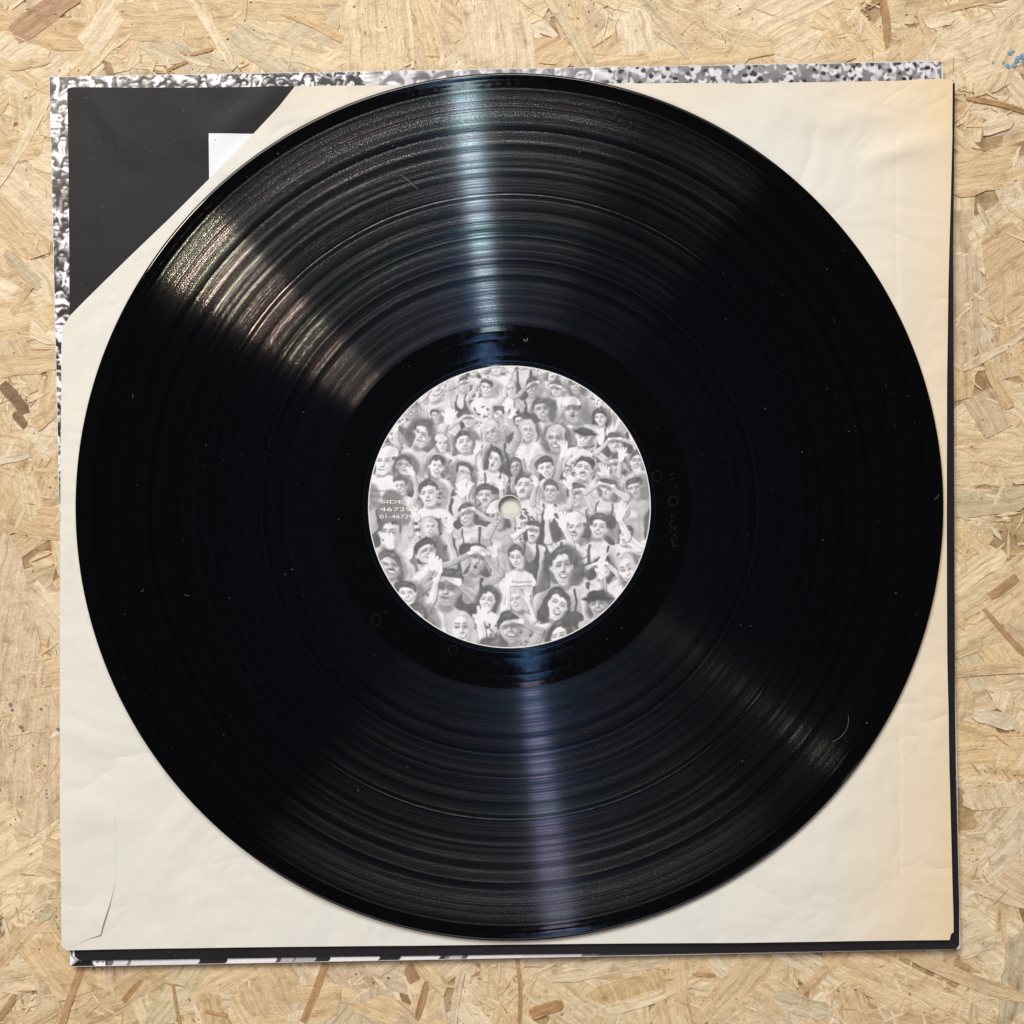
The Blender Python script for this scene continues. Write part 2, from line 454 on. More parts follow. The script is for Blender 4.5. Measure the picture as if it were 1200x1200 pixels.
# --- strands one can pick out in the photograph: x1,y1,x2,y2,width in photo pixels, tone, grain turn in degrees
HAND = [
 (16,42,100,-20,29,'brown',0),(100,58,150,-15,34,'cream',0),(-20,62,66,100,66,'pale',-60),(136,24,282,10,52,'tan',0),
 (222,-5,275,80,11,'cream',0),(236,-5,262,70,7,'pale',0),(222,64,250,57,4.5,'stick',0),(195,83,219,72,3.5,'stick',0),
 (225,-6,400,8,34,'tan',0),(330,12,402,46,13,'honey',0),(312,40,400,70,40,'pale',0),(434,-30,444,110,76,'pale',0),
 (486,-20,516,98,22,'tan',0),(474,-20,484,80,6,'pale',0),(572,-30,590,110,82,'pale',0),(638,-12,702,92,15,'grey',0),
 (740,15,762,100,42,'cream',0),(750,-6,808,68,9,'grey',0),(772,8,880,66,58,'tan',0),(690,80,905,54,24,'tan',0),
 (884,-30,920,66,104,'pale',80),(902,96,1000,62,18,'tan',0),(1032,-10,1040,56,9,'stick',0),(1042,80,1080,44,24,'honey',0),
 (1004,110,1215,26,76,'pale',0),(1080,20,1190,-6,9,'honey',0),(1084,28,1118,20,17,'white',0),(1132,115,1208,133,6,'stick',0),
 (1110,206,1196,190,50,'tan',0),(1152,152,1186,140,18,'white',0),(1170,232,1212,226,36,'white',0),(1146,238,1168,278,7,'olive',0),
 (1124,246,1132,424,40,'pink',0),(1172,262,1188,372,52,'honey',60),(1128,432,1212,382,11,'pale',0),(1158,424,1184,478,16,'honey',0),
 (1146,462,1172,506,42,'pink',0),(1104,548,1200,544,52,'tan',0),(1104,592,1214,580,30,'olive',0),(1108,618,1166,664,36,'tan',0),
 (1108,692,1178,648,28,'cream',0),(1112,716,1196,668,22,'pale',0),(1160,699,1192,676,11,'brown',0),(1153,713,1207,772,6,'brown',0),
 (1108,760,1150,748,30,'tan',0),(1104,790,1210,782,14,'honey',0),(1104,892,1212,886,54,'honey',0),(1128,938,1194,930,26,'pale',70),
 (1108,998,1210,1044,66,'tan',0),(1122,1108,1160,1090,44,'cream',0),(990,1126,1136,1196,52,'tan',0),(1058,1112,1206,1172,17,'honey',0),
 (1130,1150,1208,1196,40,'pale',0),(1140,836,1190,850,18,'cream',0),(1166,812,1206,856,24,'pale',60),
 (96,1134,70,1208,9,'brown',0),(18,1166,-6,1198,8,'brown',0),(30,1086,94,1166,54,'honey',0),(92,1190,214,1118,32,'honey',0),
 (166,1149,144,1174,6,'stick',0),(203,1154,212,1204,4,'stick',0),(240,1185,266,1190,4.5,'stick',0),(214,1170,322,1112,44,'tan',0),
 (280,1160,350,1150,70,'tan',70),(381,1130,355,1198,9,'stick',0),(478,1132,486,1150,14,'brown',0),(604,1112,608,1206,5,'stick',0),
 (622,1190,660,1177,14,'stick',0),(784,1106,796,1212,43,'honey',0),(811,1141,839,1143,3,'brown',0),(828,1196,902,1116,36,'tan',0),
 (886,1156,962,1212,44,'honey',0),(908,1166,974,1188,22,'olive',0),(648,1146,782,1122,22,'cream',0),(692,1170,780,1148,26,'honey',80),
 (712,1184,790,1160,14,'cream',0),(488,1195,500,1150,8,'brown',0),(530,1205,540,1140,10,'cream',0),(440,1140,470,1120,16,'pale',0),
 (-14,618,56,540,64,'tan',-25),(2,450,30,484,14,'dark',0),(16,484,30,500,10,'dark',0),(-4,541,34,532,10,'white',0),
 (-34,620,66,960,104,'pink',25),(30,950,32,1096,100,'cream',60),(40,1084,62,1068,6,'olive',0),(-20,230,46,300,38,'honey',0),
 (56,112,-8,222,12,'pale',0),(22,158,70,196,34,'cream',0),(6,296,46,338,15,'grey',0),(14,368,36,334,10,'honey',0),
 (-24,384,74,368,52,'tan',0),(36,306,66,352,26,'cream',0),(-10,430,70,420,26,'tan',0),(40,500,72,470,18,'honey',0),
 (-10,1130,40,1080,26,'honey',0),(20,1204,70,1176,20,'tan',0),(-16,180,50,170,30,'tan',0),(10,80,60,70,10,'tan',0),
]
hand_parts = []
for i, (x1, y1, x2, y2, wd, tn, gt) in enumerate(HAND):
    a1, b1 = P(x1, y1); a2, b2 = P(x2, y2)
    big = wd > 18
    z = (-0.20 + 0.08 * random.random()) if wd > 30 else ((-0.1 + 0.08 * random.random()) if big else 0.02 + 0.06 * random.random())
    hand_parts.append(strand_geo(a1, b1, a2, b2, wd / K, T[tn], z, 6, grain_turn=math.radians(gt), rough=0.7 if big else 0.45))

def in_ring(x, y, lo=150.0, hi=184.0):
    return max(abs(x), abs(y)) > lo and max(abs(x), abs(y)) < hi

pal = ['pale'] * 5 + ['cream'] * 3 + ['tan'] * 6 + ['honey'] * 4 + ['pink'] * 2 + ['grey', 'olive', 'white', 'pale']
auto_parts = []
while len(auto_parts) < 300 - len(hand_parts):
    x, y = random.uniform(-186, 186), random.uniform(-186, 186)
    if not in_ring(x, y, 151, 186): continue
    L = random.uniform(16, 52); wd = random.uniform(4, 17)
    an = random.uniform(0, math.pi)
    dx, dy = math.cos(an) * L / 2, math.sin(an) * L / 2
    auto_parts.append(strand_geo(x - dx, y - dy, x + dx, y + dy, wd, T[random.choice(pal)], random.uniform(-0.40, -0.16)))
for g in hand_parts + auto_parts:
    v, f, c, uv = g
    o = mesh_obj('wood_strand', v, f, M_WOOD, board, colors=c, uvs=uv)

def joined(name, parts, mat, parent, kind='stuff'):
    V, F, Cc, U = [], [], [], []
    for v, f, c, uv in parts:
        b = len(V)
        V += v; Cc += c; U += uv
        F += [tuple(i + b for i in q) for q in f]
    return mesh_obj(name, V, F, mat, parent, colors=Cc, uvs=U, kind=kind)

# strands beyond the picture's edge and just inside under the sleeves
rest = []
for k in range(1500):
    x, y = random.uniform(-275, 275), random.uniform(-275, 275)
    m = max(abs(x), abs(y))
    if m < 118: continue
    L = random.uniform(16, 60); wd = random.uniform(4, 18)
    an = random.uniform(0, math.pi)
    dx, dy = math.cos(an) * L / 2, math.sin(an) * L / 2
    zz = random.uniform(-0.5, -0.02) if m > 205 else random.uniform(-0.55, -0.38)
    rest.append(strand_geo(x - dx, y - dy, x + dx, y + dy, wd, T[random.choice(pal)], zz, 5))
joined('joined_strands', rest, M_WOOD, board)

# small flakes, splinters and bark crumbs pressed into the surface
def flake(x, y, L, wd, an, tone, z):
    ux, uy = math.cos(an), math.sin(an)
    nx, ny = -uy, ux
    n = 6
    pts = []
    for k in range(n):
        a_ = 2 * math.pi * (k + random.uniform(-0.25, 0.25)) / n
        rx, ry = math.cos(a_) * L / 2 * random.uniform(0.75, 1.1), math.sin(a_) * wd / 2 * random.uniform(0.7, 1.15)
        pts.append((x + ux * rx + nx * ry, y + uy * rx + ny * ry, z + random.uniform(-0.05, 0.05)))
    j1_ = random.uniform(-0.03, 0.03)
    ct = [lin(max(0, min(1, c + j1_))) for c in tone]
    v = [(x, y, z + 0.03)] + pts + [(p[0], p[1], z - 0.5) for p in pts]
    f = [(0, 1 + k, 1 + (k + 1) % n) for k in range(n)] + [(1 + k, 1 + n + k, 1 + n + (k + 1) % n, 1 + (k + 1) % n) for k in range(n)]
    return v, f, [ct] * len(v), [(q[0], q[1]) for q in v]
fl = []
clusters = [(random.uniform(-190, 190), random.uniform(-190, 190)) for _ in range(150)]
clusters = [c for c in clusters if in_ring(*c, 150, 195)]
for k in range(3300):
    if k % 5 < 3:
        cx, cy = random.choice(clusters)
        x, y = random.gauss(cx, 7), random.gauss(cy, 7)
    else:
        x, y = random.uniform(-230, 230), random.uniform(-230, 230)
    m = max(abs(x), abs(y))
    if m < 146: continue
    q = random.random()
    low = y < -150
    if q < 0.60:
        L, wd, tn, z = random.uniform(2, 12), random.uniform(0.3, 1.9), random.choice(['pale', 'cream', 'tan', 'honey', 'tan', 'honey', 'tan']), random.uniform(-0.25, 0.0)
    elif q < 0.80:
        L, wd, tn, z = random.uniform(1.5, 9), random.uniform(0.25, 0.8), random.choice(['stick', 'brown', 'honey', 'honey', 'honey']), random.uniform(-0.2, 0.0)
    else:
        L, wd, tn, z = random.uniform(0.4, 1.5), random.uniform(0.25, 0.7), random.choice(['dark', 'brown', 'stick']), 0.05
    fl.append(flake(x, y, L, wd, random.uniform(0, math.pi), T[tn], z))
joined('wood_flakes', fl, M_CHIP, board)

# blue paint dabs and grey stains on the board
def blobs(name, lst, mat, z=0.14, label=None):
    V, F = [], []
    for (px, py, rpx) in lst:
        cx, cy = P(px, py, z)
        n = 10; b = len(V)
        V.append((cx, cy, z + 0.03))
        for k in range(n):
            a_ = 2 * math.pi * k / n
            rr = rpx / K * random.uniform(0.6, 1.25)
            V.append((cx + rr * math.cos(a_), cy + rr * math.sin(a_), z - 0.02))
        F += [(b, b + 1 + k, b + 1 + (k + 1) % n) for k in range(n)]
    return mesh_obj(name, V, F, mat, board, label=label, kind='stuff')
blobs('blue_paint_dabs', [(1184, 62, 3), (1192, 70, 4.2), (1189, 76, 3.0), (1198, 66, 4), (1181, 77, 3.2), (1176, 73, 1.5), (1201, 73, 4), (1164, 73, 1.6), (1187, 60, 1.8)], M_BLUE)
blobs('dark_stain_spots', [(12, 826, 2.2), (14, 832, 1.8), (24, 852, 3), (27, 856, 1.8), (48, 831, 1.8), (68, 855, 2.5), (54, 930, 1.2), (55, 935, 1.2), (54, 926, 1.1)], M_STAIN)

# ================================================================== PRINTED CROWD (own drawing, generic bathers)
class Canvas:
    def __init__(s, w_mm, h_mm, cell, base):
        s.c = cell
        s.nx, s.ny = int(round(w_mm / cell)) + 1, int(round(h_mm / cell)) + 1
        s.a = np.full((s.ny, s.nx), base, dtype=float)
        s.w, s.h = w_mm, h_mm
    def win(s, x0, y0, x1, y1):
        i0, i1 = max(0, int(x0 / s.c) - 1), min(s.nx, int(x1 / s.c) + 3)
        j0, j1 = max(0, int(y0 / s.c) - 1), min(s.ny, int(y1 / s.c) + 3)
        if i0 >= i1 or j0 >= j1: return None
        X, Y = np.meshgrid(np.arange(i0, i1) * s.c, np.arange(j0, j1) * s.c)
        return i0, i1, j0, j1, X, Y
    def put(s, wn, sdf, val, alpha=1.0, soft=1.0):
        i0, i1, j0, j1, X, Y = wn
        m = np.clip(0.5 - sdf / (s.c * soft), 0, 1) * alpha
        sub = s.a[j0:j1, i0:i1]
        s.a[j0:j1, i0:i1] = sub * (1 - m) + val * m
    rotp = None
    def tr(s, x, y):
        if s.rotp is None: return x, y
        px, py, a = s.rotp
        c, q = math.cos(a), math.sin(a)
        return px + (x - px) * c - (y - py) * q, py + (x - px) * q + (y - py) * c
    def warp(s, cell_mm, amp_mm, seed):
        g = np.random.default_rng(seed)
        def field():
            ny, nx = int(s.h / cell_mm) + 3, int(s.w / cell_mm) + 3
            f = g.uniform(-1, 1, (ny, nx))
            jj = np.arange(s.ny) * s.c / cell_mm; ii = np.arange(s.nx) * s.c / cell_mm
            j0, i0 = jj.astype(int), ii.astype(int)
            tj, ti = jj - j0, ii - i0
            tj = (tj * tj * (3 - 2 * tj))[:, None]; ti = (ti * ti * (3 - 2 * ti))[None, :]
            A_, B_ = f[np.ix_(j0, i0)], f[np.ix_(j0, i0 + 1)]
            C_, D_ = f[np.ix_(j0 + 1, i0)], f[np.ix_(j0 + 1, i0 + 1)]
            return (A_ * (1 - ti) + B_ * ti) * (1 - tj) + (C_ * (1 - ti) + D_ * ti) * tj
        yy, xx = np.mgrid[0:s.ny, 0:s.nx].astype(float)
        xx = np.clip(xx + field() * amp_mm / s.c, 0, s.nx - 1.001); yy = np.clip(yy + field() * amp_mm / s.c, 0, s.ny - 1.001)
        x0, y0 = xx.astype(int), yy.astype(int); tx, ty = xx - x0, yy - y0
        a = s.a
        s.a = (a[y0, x0] * (1 - tx) + a[y0, x0 + 1] * tx) * (1 - ty) + (a[y0 + 1, x0] * (1 - tx) + a[y0 + 1, x0 + 1] * tx) * ty
        return field
    def ell(s, cx, cy, rx, ry, val, rot=0.0, alpha=1.0, soft=1.0, ymax=None, ymin=None):
        if s.rotp is not None:
            cx, cy = s.tr(cx, cy); rot = rot + s.rotp[2]
        R = max(rx, ry) + s.c * soft
        wn = s.win(cx - R, cy - R, cx + R, cy + R)
        if wn is None: return
        X, Y = wn[4] - cx, wn[5] - cy
        c, sn = math.cos(rot), math.sin(rot)
        u, v = X * c + Y * sn, -X * sn + Y * c
        q = np.sqrt((u / rx) ** 2 + (v / ry) ** 2)
        sd = (q - 1) * min(rx, ry)
        if ymax is not None: sd = np.maximum(sd, v - ymax)
        if ymin is not None: sd = np.maximum(sd, ymin - v)
        s.put(wn, sd, val, alpha, soft)
    def cap(s, ax, ay, bx, by, ra, rb, val, alpha=1.0, soft=1.0):
        ax, ay = s.tr(ax, ay); bx, by = s.tr(bx, by)
        R = max(ra, rb) + s.c * soft
        wn = s.win(min(ax, bx) - R, min(ay, by) - R, max(ax, bx) + R, max(ay, by) + R)
        if wn is None: return
        X, Y = wn[4], wn[5]
        dx, dy = bx - ax, by - ay
        t = np.clip(((X - ax) * dx + (Y - ay) * dy) / (dx * dx + dy * dy + 1e-9), 0, 1)
        sd = np.hypot(X - ax - t * dx, Y - ay - t * dy) - (ra + (rb - ra) * t)
        s.put(wn, sd, val, alpha, soft)

def hand(cv, x, y, an, h, v, dk):
    cv.cap(x, y, x + math.cos(an) * h * .35, y + math.sin(an) * h * .35, h * .27, h * .3, v)
    for k in range(4):
        a_ = an + (k - 1.5) * 0.24
        cv.cap(x + math.cos(a_) * h * .4, y + math.sin(a_) * h * .4, x + math.cos(a_) * h * .95, y + math.sin(a_) * h * .95, h * .085, h * .07, v)
    a_ = an + random.choice((-1, 1)) * 1.0
    cv.cap(x, y, x + math.cos(a_) * h * .55, y + math.sin(a_) * h * .55, h * .1, h * .08, v)

def figure(cv, x, y, h, dk, lt, pose=None, faces=True):
    """x,y = face centre (y up), h = face half height; a sunlit bather, light from the upper left"""
    R = random.random
    U = random.uniform
    rg = lt - dk
    skin = lt - random.choice((.0, .06, .14, .30)) * rg
    sh = skin - U(.30, .42) * rg
    dark = dk
    hair = dk + 0.10 * R() * rg if R() < .88 else lt - .25 * rg
    wear = random.choice(['bare', 'bare', 'bare', 'top', 'top', 'vest', 'vest', 'shirt', 'dots', 'dots', 'stripes'])
    lean = U(-.22, .22)
    bw = h * U(1.45, 1.85)
    cv.rotp = (x, y, lean * .6)
    tx = x + U(-.35, .35) * h
    yb = y - h * 1.5
    # torso: dark edge, body, modelling
    cv.cap(tx - bw * .62, yb - h * .45, tx + bw * .62, yb - h * .45, h * .62, h * .62, dark + .15 * rg, .75, soft=2)
    cv.cap(tx, yb - h * 1.2, tx, yb - h * 6, bw * .93, bw * .74, dark + .15 * rg, .8, soft=2)
    for s_ in (-1, 1): cv.cap(tx + s_ * bw * .12, yb + h * .12, tx + s_ * bw * .68, yb - h * .32, h * .30, h * .46, skin)
    cv.cap(tx, yb - h * 1.0, tx, yb - h * 6, bw * .86, bw * .62, skin)
    cv.ell(tx + bw * .60, yb - h * 2.2, bw * .30, h * 2.0, sh, 0.0, .75, soft=6)
    cv.ell(tx + bw * .28, yb - h * 1.25, bw * .34, h * .42, sh, -.2, .45, soft=5)
    cv.ell(tx - bw * .42, yb - h * 1.35, bw * .30, h * .34, sh, .2, .40, soft=5)
    cv.ell(tx - bw * .35, yb - h * .75, bw * .34, h * .32, lt + .03, .2, .6, soft=5)
    cv.cap(tx + bw * .05, yb - h * .75, tx + bw * .03, yb - h * 3.0, h * .07, h * .10, sh, .5, soft=4)
    for s_ in (-1, 1): cv.cap(tx + s_ * h * .12, yb - h * .22, tx + s_ * bw * .50, yb - h * .05, h * .05, h * .03, sh, .6, soft=2)
    if wear == 'top':
        for s_ in (-1, 1):
            cv.cap(tx + s_ * bw * .42, yb + h * .1, tx + s_ * bw * .40, yb - h * 1.3, h * .08, h * .08, dark)
            cv.ell(tx + s_ * bw * .36, yb - h * 1.75, bw * .44, h * .58, dark + .04 * rg, s_ * -.35)
        cv.cap(tx - bw * .7, yb - h * 2.15, tx + bw * .7, yb - h * 2.15, h * .14, h * .14, dark)
        cv.cap(tx, yb - h * 4.4, tx, yb - h * 7, bw * .72, bw * .8, dark + .05 * rg)
    elif wear == 'vest':
        cv.cap(tx, yb - h * 2.3, tx, yb - h * 6, bw * .70, bw * .66, dark + .05 * rg)
        for s_ in (-1, 1): cv.cap(tx + s_ * bw * .43, yb + h * .1, tx + s_ * bw * .5, yb - h * 2, h * .14, h * .25, dark + .05 * rg)
        cv.ell(tx, yb - h * 1.15, bw * .30, h * .75, skin)
    elif wear in ('shirt', 'dots', 'stripes'):
        for s_ in (-1, 1): cv.cap(tx + s_ * bw * .35, yb - h * .1, tx + s_ * bw * .80, yb - h * .7, h * .34, h * .50, lt)
        cv.cap(tx, yb - h * 1.3, tx, yb - h * 6, bw * .88, bw * .8, lt)
        cv.ell(tx + bw * .6, yb - h * 2.4, bw * .3, h * 2, sh, 0, .45, soft=6)
        cv.ell(tx, yb - h * .25, h * .42, h * .62, skin)
        if wear == 'shirt':
            for _ in range(9):
                a_ = tx + U(-1, 1) * bw * .7; b_ = yb - h * U(.5, 3.6)
                cv.cap(a_, b_, a_ + U(-.5, .5) * h, b_ - h * U(.4, 1.1), h * .06, h * .02, sh, .7, soft=2)
        elif wear == 'dots':
            for _ in range(60):
                a_, b_ = tx + U(-.82, .82) * bw, yb - h * U(.7, 4.4)
                cv.ell(a_, b_, h * U(.08, .24), h * U(.05, .15), dark + .05, R() * 3)
        else:
            for q in range(9): cv.cap(tx - bw * .8, yb - h * (.8 + q * .42), tx + bw * .8, yb - h * (.75 + q * .42 + U(-.1, .1)), h * .08, h * .08, sh - .15 * rg, .8)
    # neck with the chin's shadow
    cv.cap(x, y - h * .6, tx, yb + h * .15, h * .36, h * .44, skin)
    cv.ell(x + h * .08, y - h * 1.06, h * .46, h * .24, dark + .25 * rg, 0, .7, soft=4)
    cv.rotp = (x, y - h, lean * 1.3)
    # head
    hw_ = U(.64, .74)
    long_ = R() < .2
    if long_:
        cv.ell(x, y + h * .18, h * .95, h * 1.1, hair)
        for s_ in (-1, 1): cv.ell(x + s_ * h * .74, y - h * .5, h * .30, h * .72, hair, s_ * .15)
    else:
        cv.ell(x, y + h * .36, h * (hw_ + .10), h * .86, hair, U(-.15, .15))
        for s_ in (-1, 1):
            cv.ell(x + s_ * h * (hw_ + .01), y - h * .02, h * .13, h * .25, sh)
            cv.ell(x + s_ * h * (hw_ + .02), y + h * .02, h * .07, h * .17, skin)
    part = U(-.5, .5)
    if not long_: cv.ell(x + part * h * .2, y + h * .55, h * (hw_ + .09), h * .56, hair, part * .4)
    cv.ell(x, y - h * .05, h * hw_, h * .62, skin)
    cv.ell(x + part * h * -.15, y + h * U(.12, .24), h * hw_ * .90, h * .52, skin)
    cv.ell(x, y - h * .38, h * hw_ * .80, h * .62, skin)
    turn = U(-.16, .16) * h
    cv.ell(x + h * .46, y - h * .20, h * .28, h * .72, sh, -.12, .70, soft=4)
    cv.ell(x - h * .22, y + h * .42, h * .32, h * .16, lt + .04, .1, .7, soft=4)
    if h > 1.3:
        X = x + turn
        e = h * .29
        for s_ in (-1, 1):
            cv.ell(X + s_ * e, y + h * .13, h * .24, h * .14, sh - .02 * rg, s_ * -.1, .7, soft=3)
            cv.cap(X + s_ * e - h * .13, y + h * .08, X + s_ * e + h * .13, y + h * .08, h * .045, h * .035, dark, .8)
            cv.cap(X + s_ * e * .45, y + h * .26, X + s_ * e * 1.6, y + h * U(.25, .31), h * .050, h * .028, dark + .08, .8)
            cv.ell(X + s_ * e * 1.05, y - h * .22, h * .16, h * .12, lt + .05, 0, .55, soft=3)
        cv.cap(X + h * .05, y + h * .10, X + h * .10, y - h * .20, h * .05, h * .10, sh, .8, soft=2)
        cv.cap(X - h * .03, y + h * .10, X - h * .03, y - h * .20, h * .035, h * .05, lt + .05, .8, soft=2)
        cv.cap(X - h * .10, y - h * .28, X + h * .12, y - h * .28, h * .045, h * .045, dark + .05 * rg, .8)
        m_ = R()
        if m_ < .68:
            cv.ell(X + h * .01, y - h * .46, h * .31, h * .22, dark + .02, 0, .9, ymax=h * .03)
            cv.ell(X + h * .01, y - h * .465, h * .25, h * .12, lt + .05, 0, 1, ymax=h * .01)
            for s_ in (-1, 1): cv.cap(X + s_ * h * .20, y - h * .24, X + s_ * h * .38, y - h * .50, h * .03, h * .02, sh, .7, soft=1.5)
        elif m_ < .96:
            cv.cap(X - h * .20, y - h * .52, X + h * .20, y - h * .52, h * .055, h * .045, dark + .12 * rg, .9)
            cv.ell(X, y - h * .62, h * .16, h * .05, sh, 0, .6, soft=2)
        else:
            cv.ell(X, y - h * .52, h * .16, h * .13, dark, 0, .9)
        if R() < .12: cv.cap(X - h * .2, y - h * .37, X + h * .2, y - h * .37, h * .05, h * .05, dark, .9)
        cv.ell(X, y - h * .80, h * .22, h * .07, sh, 0, .5, soft=2)
    else:
        cv.cap(x - h * .35, y + h * .15, x + h * .35, y + h * .15, h * .14, h * .14, sh - .15 * rg, .9)
        cv.cap(x - h * .2, y - h * .5, x + h * .2, y - h * .5, h * .11, h * .11, sh - .15 * rg, .9)
    # waves and strands along the hairline
    for _ in range(7):
        a_ = U(-.85, .85)
        cv.ell(x + a_ * h * .75, y + h * (.84 - .45 * abs(a_) ** 1.8 + U(-.06, .14)), h * U(.10, .22), h * U(.08, .16), hair + U(-.02, .05), R() * 3, .95)
    for s_ in (-1, 1): cv.ell(x + s_ * h * (hw_ + .0), y + h * .32, h * .09, h * .26, hair, s_ * .1)
    for _ in range(4):
        a_ = U(-.5, .3)
        cv.cap(x + a_ * h, y + h * U(.85, .95), x + (a_ + .25) * h, y + h * U(.98, 1.08), h * .03, h * .03, hair + .16, .6, soft=2)
    q_ = R()
    if q_ < .10:
        hv = random.choice([lt, dark])
        cv.ell(x, y + h * .62, h * .86, h * .62, hv, 0, ymin=-h * .15)
        cv.ell(x, y + h * .50, h * 1.35, h * .17, hv - .04)
        cv.ell(x, y + h * .34, h * .65, h * .10, dark, 0, .7, soft=2)
    elif q_ < .18:
        cv.ell(x, y + h * .55, h * .80, h * .66, lt, 0, ymin=-h * .12)
        cv.ell(x + h * .3, y + h * .7, h * .3, h * .4, sh, 0, .4, soft=4)
    # arms
    cv.rotp = (x, y, lean * .6)
    pose = pose or random.choice(['none', 'shade', 'wave', 'wave', 'none', 'shade2', 'wave2'])
    edge = dark + .22 * rg
    def limb(ax, ay, bx, by, ra, rb):
        cv.cap(ax + h * .06, ay - h * .05, bx + h * .06, by - h * .05, ra + h * .04, rb + h * .04, edge, .8, soft=1.6)
        cv.cap(ax, ay, bx, by, ra, rb, skin)
        cv.cap(ax + ra * .4, ay - ra * .3, bx + rb * .4, by - rb * .3, ra * .35, rb * .35, sh, .45, soft=3)
    if pose in ('shade', 'shade2'):
        for s_ in ((-1, 1) if pose == 'shade' else (random.choice((-1, 1)),)):
            ex, ey = tx + s_ * bw * U(1.15, 1.45), yb + h * U(.5, 1.1)
            limb(tx + s_ * bw * .72, yb - h * .35, ex, ey, h * .40, h * .30)
            wx, wy = x + s_ * h * .62, y + h * .42
            limb(ex, ey, wx, wy, h * .28, h * .17)
            cv.cap(wx, wy, x + s_ * h * .02, y + h * .56, h * .20, h * .12, edge, .8)
            cv.cap(wx, wy + h * .04, x + s_ * h * .02, y + h * .60, h * .18, h * .10, lt + .03)
            for f_ in range(3): cv.cap(x + s_ * h * .36, y + h * (.50 + f_ * .07), x - s_ * h * .02, y + h * (.54 + f_ * .07), h * .015, h * .015, sh, .8)
        cv.ell(x, y + h * .25, h * hw_ * .85, h * .20, dark + .15 * rg, 0, .6, soft=3)
    elif pose in ('wave', 'wave2'):
        for s_ in ((random.choice((-1, 1)),) if pose == 'wave' else (-1, 1)):
            ex, ey = tx + s_ * bw * U(.95, 1.5), yb + h * U(-.3, 1.1)
            hx, hy = ex + s_ * h * U(-.6, .8), ey + h * U(1.5, 2.6)
            limb(tx + s_ * bw * .70, yb - h * .45, ex, ey, h * .40, h * .30)
            limb(ex, ey, hx, hy, h * .28, h * .16)
            hand(cv, hx + h * .05, hy - h * .03, math.pi / 2 + U(-.4, .4), h * 1.06, edge, dk) if False else None
            hand(cv, hx, hy, math.pi / 2 + U(-.5, .5), h * U(.95, 1.15), lt + .02, dk)
            cv.ell(hx + h * .08, hy + h * .22, h * .16, h * .16, sh, 0, .18, soft=6)
    else:
        for s_ in (-1, 1):
            if R() < .7:
                limb(tx + s_ * bw * .80, yb - h * .6, tx + s_ * bw * U(.95, 1.2), yb - h * 3.0, h * .40, h * .28)
    cv.rotp = None

def crowd(w_mm, h_mm, cell, h_top, h_bot, dk, lt, row=1.75, colw=2.25, seed=3, grain=0.014, contrast=1.0):
    random.seed(seed)
    cv = Canvas(w_mm, h_mm, cell, dk + .12)
    y = h_mm + 2 * h_top
    while y > -4 * h_bot:
        f = min(1, max(0, 1 - y / h_mm))
        h = h_top + (h_bot - h_top) * f
        x = -random.uniform(0, 2) * h
        row_l = []
        while x < w_mm + 2 * h:
            row_l.append((x, y + random.uniform(-.9, .9) * h))
            x += h * colw * random.uniform(.75, 1.3)
        random.shuffle(row_l)
        for (a_, b_) in row_l:
            hh = h * random.choice((.78, .9, 1.0, 1.1, 1.35))
            cv.ell(a_ + hh * .2, b_ - hh * .1, hh * 1.3, hh * 1.4, dk + .03, 0, random.uniform(.2, .9), soft=7)
            figure(cv, a_, b_, hh, dk, lt)
        y -= h * row * random.uniform(.9, 1.15)
    hm = (h_top + h_bot) / 2
    cv.warp(hm * 1.4, hm * .22, seed)
    fld = cv.warp(hm * .5, hm * .07, seed + 1)
    a = cv.a
    # tonal mottling of the old photograph
    a = a + 0.03 * fld() + (0.02 * fld() if True else 0)
    a = (a - 0.5 * (dk + lt)) * contrast + 0.5 * (dk + lt)
    g = rng.normal(0, grain, a.shape)
    return np.clip(a + g, dk * .8, .985), cv

def srgb_lin(a):
    return np.where(a <= 0.04045, a / 12.92, ((a + 0.055) / 1.055) ** 2.4)

# ================================================================== ALBUM COVER
# photo-pixel corners: top-left, top-right, bottom-right, bottom-left
cover = empty('album_cover', (0, 0, 0), 'cardboard album cover with black and white crowd print, lowest of the three square sleeves', 'album cover')
ZC = 2.6
CO = [P(57.5, 90, ZC), P(1105, 71.5, ZC), P(1125.5, 1112.5, ZC), P(82, 1133, ZC)]
def bil(q, u, v):   # u right, v down
    (ax, ay), (bx, by), (cx, cy), (dx, dy) = q
    return ((ax * (1 - u) + bx * u) * (1 - v) + (dx * (1 - u) + cx * u) * v,
            (ay * (1 - u) + by * u) * (1 - v) + (dy * (1 - u) + cy * u) * v)
def round_quad(q, r, n=5, shrink=0.0):
    pts = []
    cx = sum(p[0] for p in q) / 4; cy = sum(p[1] for p in q) / 4
    for i in range(4):
        p = Vector(q[i]); a_ = Vector(q[i - 1]); b_ = Vector(q[(i + 1) % 4])
        if shrink:
            d = Vector((cx, cy)) - p
            p = p + Vector((math.copysign(shrink, d.x), math.copysign(shrink, d.y)))
            a_ = a_ + Vector((math.copysign(shrink, cx - a_.x), math.copysign(shrink, cy - a_.y)))
            b_ = b_ + Vector((math.copysign(shrink, cx - b_.x), math.copysign(shrink, cy - b_.y)))
        da, db = (a_ - p).normalized(), (b_ - p).normalized()
        rr = r[i] if hasattr(r, '__len__') else r
        for k in range(n + 1):
            f = k / n
            pts.append(tuple((p + da * rr) * (1 - f) ** 2 + p * 2 * f * (1 - f) + (p + db * rr) * f ** 2))
    return pts
